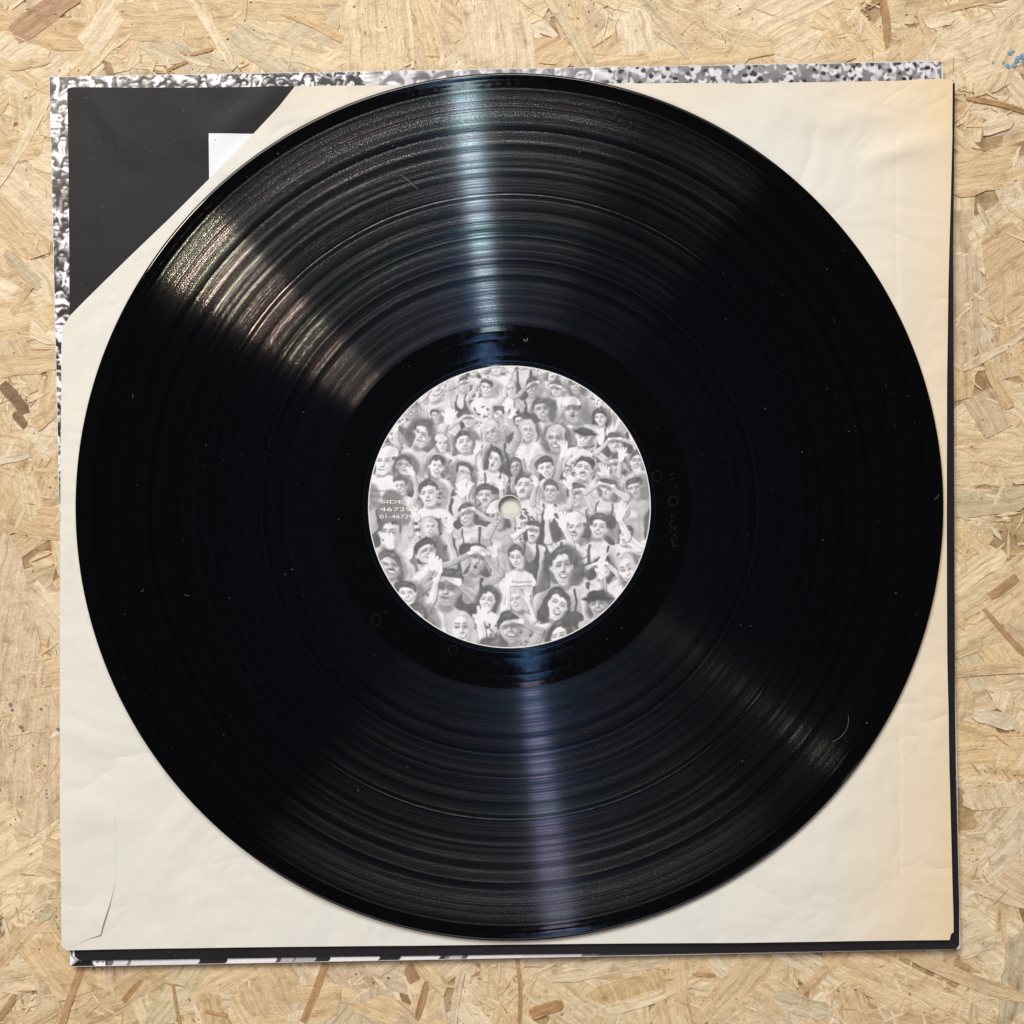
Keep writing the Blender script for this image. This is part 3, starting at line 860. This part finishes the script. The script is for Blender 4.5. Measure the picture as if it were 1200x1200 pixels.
def slab(name, pts, z0, z1, mat, parent, edge=None, bevel=0.0):
    n = len(pts)
    V = [(x, y, z0) for x, y in pts] + [(x, y, z1) for x, y in pts]
    F = [tuple(range(n - 1, -1, -1)), tuple(range(n, 2 * n))]
    mi = [0, 0]
    for k in range(n):
        F.append((k, (k + 1) % n, n + (k + 1) % n, n + k)); mi.append(1)
    # make orientation consistent: pts given clockwise -> reverse
    A = sum(pts[k][0] * pts[(k + 1) % n][1] - pts[(k + 1) % n][0] * pts[k][1] for k in range(n))
    if A < 0: F = [tuple(reversed(f)) for f in F]
    return mesh_obj(name, V, F, mat, parent, mats=[mat, edge or mat], matidx=mi)
slab('back_panel', round_quad(CO, [0.8, 2.5, 1.5, 1.2], shrink=0.25), 0.5, 1.3, M_CARD, cover, M_EDGE)
slab('front_panel', round_quad(CO, [0.8, 2.5, 1.5, 1.2]), 1.6, ZC, M_CARD, cover, M_EDGE)
# closed spine on the left and folded closed edges: dark card strip between the panels
inner = round_quad(CO, 1.5, shrink=0.6)
slab('spine', inner, 1.3, 1.6, M_EDGE, cover, M_EDGE)

def strip_print(name, w_mm, h_mm, cell, img, mapf, z, parent, mat=M_PRINT, tint=(0.97, 0.96, 1.04)):
    ny, nx = img.shape
    I = srgb_lin(img)
    V, Cc = [], []
    for j in range(ny):
        for i in range(nx):
            x, y = mapf(i / (nx - 1), j / (ny - 1))
            V.append((x, y, z))
            c = I[j, i]; Cc.append((c * tint[0], c * tint[1], c * tint[2]))
    F = [(j * nx + i, j * nx + i + 1, (j + 1) * nx + i + 1, (j + 1) * nx + i) for j in range(ny - 1) for i in range(nx - 1)]
    # face upward
    a_, b_, c_ = V[F[0][0]], V[F[0][1]], V[F[0][2]]
    if (b_[0] - a_[0]) * (c_[1] - a_[1]) - (b_[1] - a_[1]) * (c_[0] - a_[0]) < 0:
        F = [tuple(reversed(f)) for f in F]
    return mesh_obj(name, V, F, mat, parent, colors=Cc)

ZP = ZC + 0.04
B = 13.0 / 310     # depth of a printed border strip as a fraction of the cover
e0 = 0.0006
# top border: larger figures at left, pale in the middle, tiny dense heads at right
imgs = []
A1, _ = crowd(112, 13, 0.25, 1.7, 2.1, 0.16, 0.93, seed=5, contrast=2.1)
A2, _ = crowd(80, 13, 0.25, 3.2, 3.2, 0.52, 0.97, seed=6, contrast=1.2)
random.seed(8)
c3 = Canvas(118, 13, 0.25, .5)
for _ in range(560):
    a_, b_ = random.uniform(-2, 120), random.uniform(-2, 15)
    c3.ell(a_, b_, random.uniform(.8, 2.0), random.uniform(.6, 1.4), random.choice([.93, .9, .86, .72, .55]), random.uniform(0, 3), .9)
    if random.random() < .62:
        c3.ell(a_ + random.uniform(-.8, .8), b_ + 1.1, random.uniform(.6, 1.05), random.uniform(.5, .85), random.choice([.16, .2, .28, .42]), random.uniform(0, 3))
A3 = c3.a
top = np.concatenate([A1, A2, A3], axis=1)
for s_ in (A1.shape[1], A1.shape[1] + A2.shape[1]):
    k_ = np.linspace(0, 1, 14)[None, :]
    top[:, s_ - 7:s_ + 7] = top[:, s_ - 8:s_ - 7] * (1 - k_) + top[:, s_ + 7:s_ + 8] * k_ * 1.0
top[:, :] = top
top_len = 0.9982
strip_print('printed_border', 310, 13, 0.25, top, lambda u, v: bil(CO, e0 + (top_len - e0) * u, B * (1 - v) + e0 * v), ZP, cover)
# left border
Lf, _ = crowd(13, 295, 0.25, 1.9, 2.8, 0.12, 0.93, seed=12, contrast=2.0)
strip_print('printed_border', 13, 295, 0.25, Lf, lambda u, v: bil(CO, e0 + (B - e0) * u, 1 - e0 - (1 - e0 - B) * v), ZP, cover)
# bottom border (enlarged piece of the print: big light and dark shapes)
SEG = [(95, 112, .9), (112, 131, .45), (131, 147, .88), (147, 151, .5), (151, 231, .9), (231, 265, .14), (265, 322, .95), (322, 327, .3), (327, 342, .72), (342, 344, .45), (344, 368, .7),
       (368, 385, .16), (385, 443, .93), (443, 468, .14), (468, 514, .93), (514, 520, .2), (520, 526, .5), (526, 540, .75), (540, 546, .35), (546, 612, .9), (612, 680, .84), (680, 700, .45), (700, 900, .22), (900, 1130, .5)]
nb_ = 751
Bt = np.full((33, nb_), .2)
for i in range(nb_):
    px_ = 126 + (i / (nb_ - 1)) * (1110 - 126)
    for a_, b_, v_ in SEG:
        if a_ <= px_ < b_: Bt[:, i] = v_
for j in range(33):      # slanted, slightly wandering boundaries
    Bt[j] = np.roll(Bt[j], int(2 * math.sin(j * .5) + j * .25))
Bt[:, int(nb_ * .79):] += rng.normal(0, .12, (33, nb_ - int(nb_ * .79)))
Bt = np.clip(Bt + rng.normal(0, .02, Bt.shape), .05, .95)
strip_print('printed_border', 300, 13, 0.4, Bt, lambda u, v: bil(CO, B + (0.985 - B) * u, 1 - e0 - (B - e0) * v), ZP, cover)
Rt, _ = crowd(13, 295, 0.5, 2.2, 4, 0.10, 0.5, seed=31)
strip_print('printed_border', 13, 295, 0.5, Rt, lambda u, v: bil(CO, 1 - B + (B - e0) * u, (1 - B) - (1 - 2 * B) * v), ZP, cover)

# ================================================================== PAPER SHEETS
def sheet_mesh(poly, z0, hf, thick, step=3.2, extra=()):
    """Triangulated sheet with outline poly (mm); hf(x,y) height added to z0."""
    P2 = []
    n = len(poly)
    for k in range(n):
        a_, b_ = Vector(poly[k]), Vector(poly[(k + 1) % n])
        m = max(1, int((b_ - a_).length / step))
        for i in range(m): P2.append(tuple(a_.lerp(b_, i / m)))
    nb = len(P2)
    edges = [(k, (k + 1) % nb) for k in range(nb)]
    pa = np.array(P2)
    xs = np.arange(pa[:, 0].min() + step * .6, pa[:, 0].max(), step)
    ys = np.arange(pa[:, 1].min() + step * .6, pa[:, 1].max(), step)
    gx, gy = np.meshgrid(xs, ys); gx = gx.copy(); gx[::2] += step * .5
    gx, gy = gx.ravel(), gy.ravel()
    inside = np.zeros(len(gx), bool)
    dmin = np.full(len(gx), 1e9)
    for k in range(nb):
        x1, y1 = pa[k]; x2, y2 = pa[(k + 1) % nb]
        c = ((y1 > gy) != (y2 > gy))
        with np.errstate(divide='ignore', invalid='ignore'):
            xi = (x2 - x1) * (gy - y1) / (y2 - y1 + 1e-12) + x1
        inside ^= c & (gx < xi)
        dmin = np.minimum(dmin, np.hypot(gx - x1, gy - y1))
    keep = inside & (dmin > step * .45)
    pts = [Vector(p) for p in P2] + [Vector((a_, b_)) for a_, b_ in zip(gx[keep], gy[keep])] + [Vector(p) for p in extra]
    co, _, fc, _, _, _ = delaunay_2d_cdt(pts, edges, [], 1, 1e-5)
    V = [(p.x, p.y, z0 + hf(p.x, p.y)) for p in co]
    F = [tuple(f) for f in fc]
    # orient up
    FF = []
    for f in F:
        a_, b_, c_ = (V[i] for i in f[:3])
        if (b_[0] - a_[0]) * (c_[1] - a_[1]) - (b_[1] - a_[1]) * (c_[0] - a_[0]) < 0: f = tuple(reversed(f))
        FF.append(f)
    nV = len(V)
    # boundary edges for the side wall
    cnt = {}
    for f in FF:
        for k in range(len(f)):
            e = (f[k], f[(k + 1) % len(f)])
            cnt[e] = 1
    bd = [e for e in cnt if (e[1], e[0]) not in cnt]
    V2 = V + [(x, y, z - thick) for x, y, z in V]
    F2 = FF + [tuple(reversed([i + nV for i in f])) for f in FF]
    for a_, b_ in bd:
        i = len(V2)
        V2 += [V2[a_], V2[a_ + nV], V2[b_ + nV], V2[b_]]
        F2.append((i, i + 1, i + 2, i + 3))
    return V2, F2

def sst(a, b, x):
    t = max(0.0, min(1.0, (x - a) / (b - a))); return t * t * (3 - 2 * t)
def ridge(x, y, p, q, wd, amp, falloff=10.0):
    """soft crease from p to q"""
    dx, dy = q[0] - p[0], q[1] - p[1]
    L = math.hypot(dx, dy)
    t = ((x - p[0]) * dx + (y - p[1]) * dy) / (L * L)
    d = abs((x - p[0]) * -dy + (y - p[1]) * dx) / L
    e = sst(-falloff / L, falloff / L, t) * (1 - sst(1 - falloff / L, 1 + falloff / L, t))
    return amp * math.exp(-(d / wd) ** 2) * e
RCX, RCY = P(597, 594, 6.5)
def under(x, y):      # paper is pressed flat under the record
    r = math.hypot(x - RCX, y - RCY)
    return sst(138.0, 166.0, r)

# ---- black printed sleeve
black = empty('black_inner_sleeve', (0, 0, 0), 'black printed inner sleeve with a white square, between album cover and cream paper sleeve', 'record sleeve')
ZB = 3.1
def pl(pts, z): return [P(a_, b_, z) for a_, b_ in pts]
BP = pl([(79, 104), (84, 102.5), (200, 103), (345, 101.5), (600, 99), (900, 99.5), (1060, 99), (1119, 97.5), (1118, 200), (1116.5, 330), (1115, 600), (1116, 800),
         (1121, 960), (1124, 1060), (1124, 1107), (1120, 1112), (900, 1115.5), (600, 1118.5), (300, 1122.5), (95, 1125.5), (88, 1121), (87, 1110), (84, 800), (82, 400), (80.5, 200)], ZB)
cr = [(P(110, 110, ZB), P(150, 180, ZB), 3.2, 0.55), (P(165, 200, ZB), P(215, 300, ZB), 5, -0.30), (P(330, 100, ZB), P(255, 160, ZB), 4, 0.6),
      (P(215, 120, ZB), P(235, 190, ZB), 5, 0.45), (P(105, 130, ZB), P(108, 330, ZB), 2.6, 0.25)]
def hb(x, y):
    h = 0.16 * mnoise.noise(Vector((x * .022, y * .022, 3.1))) + 0.06 * mnoise.noise(Vector((x * .07, y * .07, 1.7)))
    for p, q, w_, a_ in cr: h += ridge(x, y, p, q, w_, a_ * 1.5, 12)
    # left and top folded edges dive down
    return min(0.75 if y > 60 and x < -60 else 0.42, max(-0.05, 0.12 + h * under(x, y) * 0.9))
V, F = sheet_mesh(BP, ZB, hb, 0.16, 2.6)
mesh_obj('front_sheet', V, F, M_BLACK, black, smooth=False)
bm_o = bpy.data.objects['front_sheet']
bsl = round_quad([P(81, 104.5, ZB), P(1118, 99, ZB), P(1122, 1109, ZB), P(89, 1122, ZB)], 1.0, shrink=0.4)
slab('back_sheet', bsl, 2.74, 2.88, M_BLACK, black)
# white printed square (its corner shows)
wq = [P(245, 156.8, ZB + .1), P(420, 157.5, ZB + .1), P(420, 330, ZB + .1), P(245.5, 330, ZB + .1)]
Vw, Fw = sheet_mesh(wq, ZB + 0.035, hb, 0.02, 2.6)
mesh_obj('white_square', Vw, Fw, M_WHITE, black)

# ---- cream paper sleeve
cream = empty('paper_inner_sleeve', (0, 0, 0), 'cream aged paper inner sleeve with one corner cut off, directly under the record', 'record sleeve')
ZS = 4.35
CP = pl([(346, 101.5), (420, 100.5), (520, 99.8), (800, 97.5), (870, 98.5), (960, 96.5), (1050, 95), (1100, 92.5), (1116, 94), (1115.5, 160), (1114, 230), (1111, 330), (1109.5, 450),
         (1109, 600), (1109.5, 760), (1112, 900), (1115, 1000), (1117.5, 1092), (1114, 1095), (1112.8, 1101.5), (900, 1104), (600, 1106.5), (300, 1110), (120, 1112.5), (78, 1113.5), (72.5, 1108), (71, 1000),
         (70.5, 800), (71, 600), (71.5, 480), (72, 388), (82, 370), (100, 352), (150, 303), (200, 255), (245, 210), (296, 158), (326, 127)], ZS)
X_R = P(1053, 600, ZS)[0]; X_L = P(135, 900, ZS)[0]
def PS(a_, b_): return P(a_, b_, ZS)
cc = [(PS(1090, 165), PS(1010, 190), 3.0, 0.8), (PS(1000, 205), PS(940, 165), 7.0, -1.0), (PS(960, 150), PS(1090, 118), 5, 0.35), (PS(900, 108), PS(960, 150), 7, 0.5),
      (PS(72, 854), PS(110, 866), 1.6, 0.45), (PS(72, 890), PS(130, 900), 5, -0.35), (PS(85, 1000), PS(150, 985), 6, -0.4), (PS(160, 880), PS(235, 1060), 5.0, -0.8),
      (PS(150, 900), PS(200, 1060), 6.0, 0.5), (PS(73, 745), PS(104, 741), 0.9, 0.22), (PS(80, 940), PS(130, 960), 6, 0.4), (PS(1070, 820), PS(1100, 832), 4, 0.5),
      (PS(330, 110), PS(300, 190), 3, 0.3), (PS(860, 1080), PS(1040, 1010), 9, 0.3), (PS(480, 1104), PS(510, 1102), 1.5, 0.5)]
def hs(x, y):
    h = 0.42 * mnoise.noise(Vector((x * .020, y * .020, 8.3))) + 0.12 * mnoise.noise(Vector((x * .06, y * .055, 2.2)))
    for p, q, w_, a_ in cc: h += ridge(x, y, p, q, w_, a_ * 1.25, 12)
    e = 1.0
    h = 0.22 + h * under(x, y) * e
    # glued seam inside: paper sits a little higher beyond the right fold line, crease at the line
    d = x - (X_R + 0.012 * (y * -1 + 0) * 0.5)
    if y < 133 and y > -142:
        h += 0.10 * sst(-0.5, 0.5, d) - 0.10 * math.exp(-(d / 0.7) ** 2)
    return max(0.02, h)
extra = []
for yy in np.arange(-142, 133, 2.4):
    xr = X_R - 0.006 * yy
    for dd in (-1.6, -0.8, -0.35, 0, 0.35, 0.8, 1.6): extra.append((xr + dd, yy))
def hs2(x, y):
    return hs(x, y)
V, F = sheet_mesh(CP, ZS, hs2, 0.16, 2.4, extra)
mesh_obj('front_sheet', V, F, M_CREAM, cream)
CPb = [(p[0] * 0.9975, p[1] * 0.9975) for p in CP]
V, F = sheet_mesh(CPb, 3.92, lambda x, y: 0.0, 0.12, 8.0)
mesh_obj('back_sheet', V, F, M_CREAM, cream)
# glued flap folded over at the left edge, its lower end lifting
FP = [PS(71.3, 862), PS(90, 866), PS(112, 872), PS(133, 880), PS(135.3, 900), PS(135.6, 960), PS(135.6, 1030), PS(134.5, 1038), PS(129, 1060), PS(123, 1078), PS(118.3, 1095),
      PS(104, 1100), PS(90, 1107), PS(77, 1112), PS(72.6, 1107), PS(71.1, 1000)]
def hflap(x, y):
    h = hs(x, y) + 0.02
    h += 0.7 * math.exp(-(((x - PS(122, 0)[0]) / 5.5) ** 2 + ((y - PS(0, 1080)[1]) / 9.0) ** 2))
        # top end melts into the sheet
    return h - 0.16 * sst(PS(0, 960)[1], PS(0, 890)[1], y)
V, F = sheet_mesh(FP, ZS + 0.05, hflap, 0.05, 1.6)
mesh_obj('glued_flap', V, F, M_CREAM, cream)

for nm in ('front_sheet', 'front_sheet.001', 'glued_flap', 'white_square'):
    o = bpy.data.objects.get(nm)
    if o:
        me = o.data
        sm = [abs(p.normal.z) > 0.6 for p in me.polygons]
        me.polygons.foreach_set('use_smooth', sm)

# ================================================================== RECORD
Z0 = 5.0
rec = empty('vinyl_record', (RCX, RCY, Z0), 'black vinyl record with grey crowd print label lying on cream sleeve', 'record')
ZT = 6.5
GAPS = [130.5, 108.8, 95.5, 85.4]
prof = [(3.85, Z0 + .05), (3.85, ZT - .1), (4.1, ZT), (48.0, ZT), (49.2, ZT), (49.5, ZT - .10), (50.0, ZT - .10), (50.3, ZT + .0), (50.8, ZT + .022), (51.6, ZT + .02)]
tag = ['v'] * len(prof)
def add(r, z, k='v'): prof.append((r, z)); tag.append(k)
for rr in (52.6, 58.6):
    add(rr - .16, ZT + .02); add(rr - .05, ZT + .013); add(rr + .02, ZT + .013); add(rr + .13, ZT + .02)
add(62.2, ZT + .02); add(62.6, ZT - .03, 'v')
r = 62.9
gi = sorted(GAPS)
while r < 145.2:
    near = min(gi, key=lambda g_: abs(g_ - r))
    add(r, ZT - .03, 'g')
    if abs(near - r) < 1.25 and near > r:
        g_ = near
        add(g_ - .24, ZT - .03, 'g'); add(g_ - .20, ZT - .035, 'v'); add(g_, ZT - .055, 'v'); add(g_ + .20, ZT - .035, 'v')
        r = g_ + .24
    else:
        r += 1.2
add(145.3, ZT - .03, 'v'); add(145.7, ZT - .06); add(146.6, ZT - .05); add(146.9, ZT - .02); add(147.1, ZT - .06); add(148.3, ZT - .02)
add(149.0, ZT + .12); add(149.6, ZT + .16); add(150.05, ZT + .02); add(150.35, ZT - .25); add(150.5, ZT - .6); add(150.2, ZT - 1.0); add(149.2, Z0 + .05); add(60.0, Z0 + .12)
NS = 360
V = []
for (r_, z_) in prof:
    if r_ > 60: r_ *= 1.0038
    for k in range(NS):
        a_ = 2 * math.pi * k / NS
        V.append((RCX + r_ * math.cos(a_), RCY + r_ * math.sin(a_), z_ + 0.10 * math.sin(2 * a_ + .6) * (r_ / 150) ** 2 * .6))
F, MI = [], []
m = len(prof)
for i in range(m):
    j = (i + 1) % m
    g_ = tag[i] == 'g' and (tag[j] == 'g' or prof[j][0] - prof[i][0] > .1)
    if tag[j] == 'v' and tag[i] == 'g' and prof[j][0] - prof[i][0] < .3: g_ = False
    for k in range(NS):
        k2 = (k + 1) % NS
        F.append((i * NS + k, j * NS + k, j * NS + k2, i * NS + k2)); MI.append(1 if g_ else 0)
disc = mesh_obj('grooved_disc', V, F, None, rec, smooth=True, mats=[M_VINYL, M_GROOVE], matidx=MI)

# ---- label
lab, cvl = crowd(100, 100, 0.2, 2.7, 5.0, 0.43, 0.935, row=2.75, colw=2.85, seed=51, contrast=1.12)
cvl.a = lab
for (a_, b_, ra_, v_) in ((460, 588, 3.6, .50), (452, 600, 3.2, .52), (472, 604, 3.0, .54)):
    cvl.ell(50 + (a_ - 597) / K, 50 + (594 - b_) / K, ra_, ra_ * 1.2, v_, .3, .9, soft=4)
lab = np.clip(cvl.a + rng.normal(0, .018, cvl.a.shape), 0, .97)
n_ = lab.shape[0]
ys, xs = np.mgrid[0:n_, 0:n_]
dx = (xs * 0.2 - 50); dy = (ys * 0.2 - 50)
rr = np.hypot(dx, dy)
I = srgb_lin(lab)
idx = -np.ones(lab.shape, int)
R_L, R_H = 48.95, 4.1
zl = ZT + 0.06
V, Cc = [], []
keep = (rr < R_L) & (rr > R_H)
for j, i in zip(*np.nonzero(keep)):
    idx[j, i] = len(V)
    V.append((RCX + dx[j, i], RCY + dy[j, i], zl)); c = I[j, i]; Cc.append((c * .955, c * .965, c * 1.03))
F = []
for j in range(n_ - 1):
    for i in range(n_ - 1):
        q = (idx[j, i], idx[j, i + 1], idx[j + 1, i + 1], idx[j + 1, i])
        g_ = [k for k in q if k >= 0]
        if len(g_) >= 3: F.append(tuple(int(k) for k in g_))
label_o = mesh_obj('centre_label', V, F, M_LABEL, rec, colors=Cc, label='round grey and white label printed with a crowd of bathers')
# plain paper rings that finish the label's outer edge and its spindle hole cleanly
def ring(name, r0, r1, z, z_in, mat, parent, seg=200, col=(0.8, 0.8, 0.81)):
    V, F = [], []
    for k in range(seg):
        a_ = 2 * math.pi * k / seg
        c, s_ = math.cos(a_), math.sin(a_)
        V += [(RCX + r0 * c, RCY + r0 * s_, z), (RCX + r1 * c, RCY + r1 * s_, z), (RCX + r1 * c, RCY + r1 * s_, z_in), (RCX + r0 * c, RCY + r0 * s_, z_in)]
    for k in range(seg):
        a_, b_ = 4 * k, 4 * ((k + 1) % seg)
        F += [(a_, a_ + 1, b_ + 1, b_), (a_ + 1, a_ + 2, b_ + 2, b_ + 1), (a_ + 3, a_, b_, b_ + 3)]
    return mesh_obj(name, V, F, mat, parent, colors=[col] * len(V))
ring('label_rim', 48.75, 49.1, zl + .012, ZT - .05, M_LABEL, label_o)
ring('spindle_hole_edge', 3.87, 4.25, zl + .012, ZT - .3, M_LABEL, label_o, 64, (0.62, 0.61, 0.60))

# printed text on the label
def text_mesh(name, body, px, py, hpx, wpx, mat, parent, z, rot=0.0, spacing=1.0, extr=0.0):
    cu = bpy.data.curves.new(name, 'FONT')
    cu.body = body; cu.size = 1.0; cu.space_character = spacing; cu.extrude = 0
    tmp = bpy.data.objects.new(name, cu); COL.objects.link(tmp)
    dg = bpy.context.evaluated_depsgraph_get(); dg.update()
    me0 = bpy.data.meshes.new_from_object(tmp.evaluated_get(dg))
    bpy.data.objects.remove(tmp)
    co = np.array([v.co[:] for v in me0.vertices])
    fs = [tuple(p.vertices) for p in me0.polygons]
    bpy.data.meshes.remove(me0)
    mn, mx = co.min(0), co.max(0)
    sx = wpx / K / (mx[0] - mn[0]); sy = hpx / K / (mx[1] - mn[1])
    x0, y0 = P(px, py, z)
    c, s_ = math.cos(rot), math.sin(rot)
    V = []
    for p in co:
        a_, b_ = (p[0] - mn[0]) * sx, (p[1] - mn[1]) * sy
        V.append((x0 + a_ * c - b_ * s_, y0 + a_ * s_ + b_ * c, z))
    return mesh_obj(name, V, fs, mat, parent)
zt = zl + 0.03
text_mesh('printed_text', 'SIDE', 446.5, 590, 4.0, 26, M_INK, label_o, zt)
text_mesh('printed_text', '467295 1', 445.5, 599, 4.4, 53, M_INK, label_o, zt)
text_mesh('printed_text', '01-467295', 445, 607.5, 4.4, 44, M_INK, label_o, zt)

# hand-etched mark and pressed marks in the run-out ring
M_ETCH = mat_flat('etched_line', (0.010, 0.011, 0.015), 0.5, 0.3)
text_mesh('etched_mark', 'A', 583, 409, 9, 7, M_ETCH, disc, ZT + 0.05, rot=math.pi / 2)
def strokes(name, segs, wpx, mat, parent, z):
    V, F = [], []
    for (x1, y1, x2, y2) in segs:
        a_, b_ = Vector(P(x1, y1, z)), Vector(P(x2, y2, z))
        d = (b_ - a_); L = d.length or 1; nrm = Vector((-d.y, d.x)) / L * wpx / K / 2
        i = len(V)
        V += [(*(a_ - nrm), z), (*(b_ - nrm), z), (*(b_ + nrm), z), (*(a_ + nrm), z)]
        F.append((i, i + 1, i + 2, i + 3))
    return mesh_obj(name, V, F, mat, parent)
random.seed(77)
sg = [(784, 556, 790, 555), (785, 563, 791, 560), (790, 568, 793, 571)]
for k in range(6):   # pressed circle
    a1, a2 = k * 1.047, (k + 1) * 1.047
    sg.append((789 + 6 * math.cos(a1), 587 + 6 * math.sin(a1), 789 + 6 * math.cos(a2), 587 + 6 * math.sin(a2)))
for yy in range(602, 640, 6):
    for _ in range(3):
        x1, y1 = 786 + random.uniform(0, 6), yy + random.uniform(0, 4)
        sg.append((x1, y1, x1 + random.uniform(-3, 3), y1 + random.uniform(-3, 3)))
strokes('pressed_mark', sg, 0.6, M_ETCH, disc, ZT + 0.05)
for (cx, cy) in ((770, 558), (441, 726), (531, 762)):
    sg = []
    for k in range(12):
        a1, a2 = k * math.pi / 6, (k + 1) * math.pi / 6
        sg.append((cx + 5.5 * math.cos(a1), cy + 6 * math.sin(a1), cx + 5.5 * math.cos(a2), cy + 6 * math.sin(a2)))
    strokes('pressed_mark', sg, 0.35, M_ETCH, disc, ZT + 0.055)

# ---- dust and lint on the record
random.seed(5)
V, F = [], []
zd = ZT + 0.12
for k in range(900):
    r_ = 150 * math.sqrt(random.uniform(.13, .96)); a_ = random.uniform(0, 2 * math.pi)
    x, y = RCX + r_ * math.cos(a_), RCY + r_ * math.sin(a_)
    s_ = random.choice([.04, .05, .05, .06, .07, .08, .12]) * random.uniform(.7, 1.2)
    i = len(V); an = random.uniform(0, 3); el = random.choice([1, 1, 1, 2.5])
    for q in range(4):
        b_ = an + q * math.pi / 2
        ll = s_ * (el if q % 2 else 1) * random.uniform(.7, 1.2)
        V.append((x + ll * math.cos(b_), y + ll * math.sin(b_), zd))
    F.append((i, i + 1, i + 2, i + 3))
def hair(px, py, Lpx, an, curl, wpx=.45):
    x, y = P(px, py, zd)
    n = 10
    st = Lpx / K / n
    pts = [(x, y)]
    for q in range(n):
        an += curl / n
        x += st * math.cos(an); y += st * math.sin(an); pts.append((x, y))
    base = len(V)
    for q, (a_, b_) in enumerate(pts):
        p2 = pts[min(q + 1, n)]; p1 = pts[max(q - 1, 0)]
        d = Vector((p2[0] - p1[0], p2[1] - p1[1])).normalized() * wpx / K / 2
        V.append((a_ - d.y, b_ + d.x, zd)); V.append((a_ + d.y, b_ - d.x, zd))
    for q in range(n): F.append((base + 2 * q, base + 2 * q + 1, base + 2 * q + 3, base + 2 * q + 2))
hair(975, 869, 40, .2, 1.5, .35); hair(470, 205, 26, -.6, -.2, .35); hair(155, 467, 6, .8, 1.5, .3); hair(165, 693, 5, -.8, 3, .3)
hair(614, 397, 8, -2, 4, .8); hair(1095, 585, 8, .3, 1, .4)
hair(985, 1185, 1, 0, 0); hair(216, 697, 6, -.3, .2, .3)
for k in range(0):
    r_ = 150 * math.sqrt(random.uniform(.15, .93)); a_ = random.uniform(0, 6.28)
    c_ = P(0, 0, zd)
    hair(597 + r_ * K * math.cos(a_), 594 + r_ * K * math.sin(a_), random.uniform(4, 13), random.uniform(0, 6.28), random.uniform(-2.5, 2.5), .4)
dust = mesh_obj('dust_specks', V, F, M_DUST, None, kind='stuff')
dust['label'] = 'tiny pale dust specks and lint scattered over the black record'
dust['category'] = 'dust'
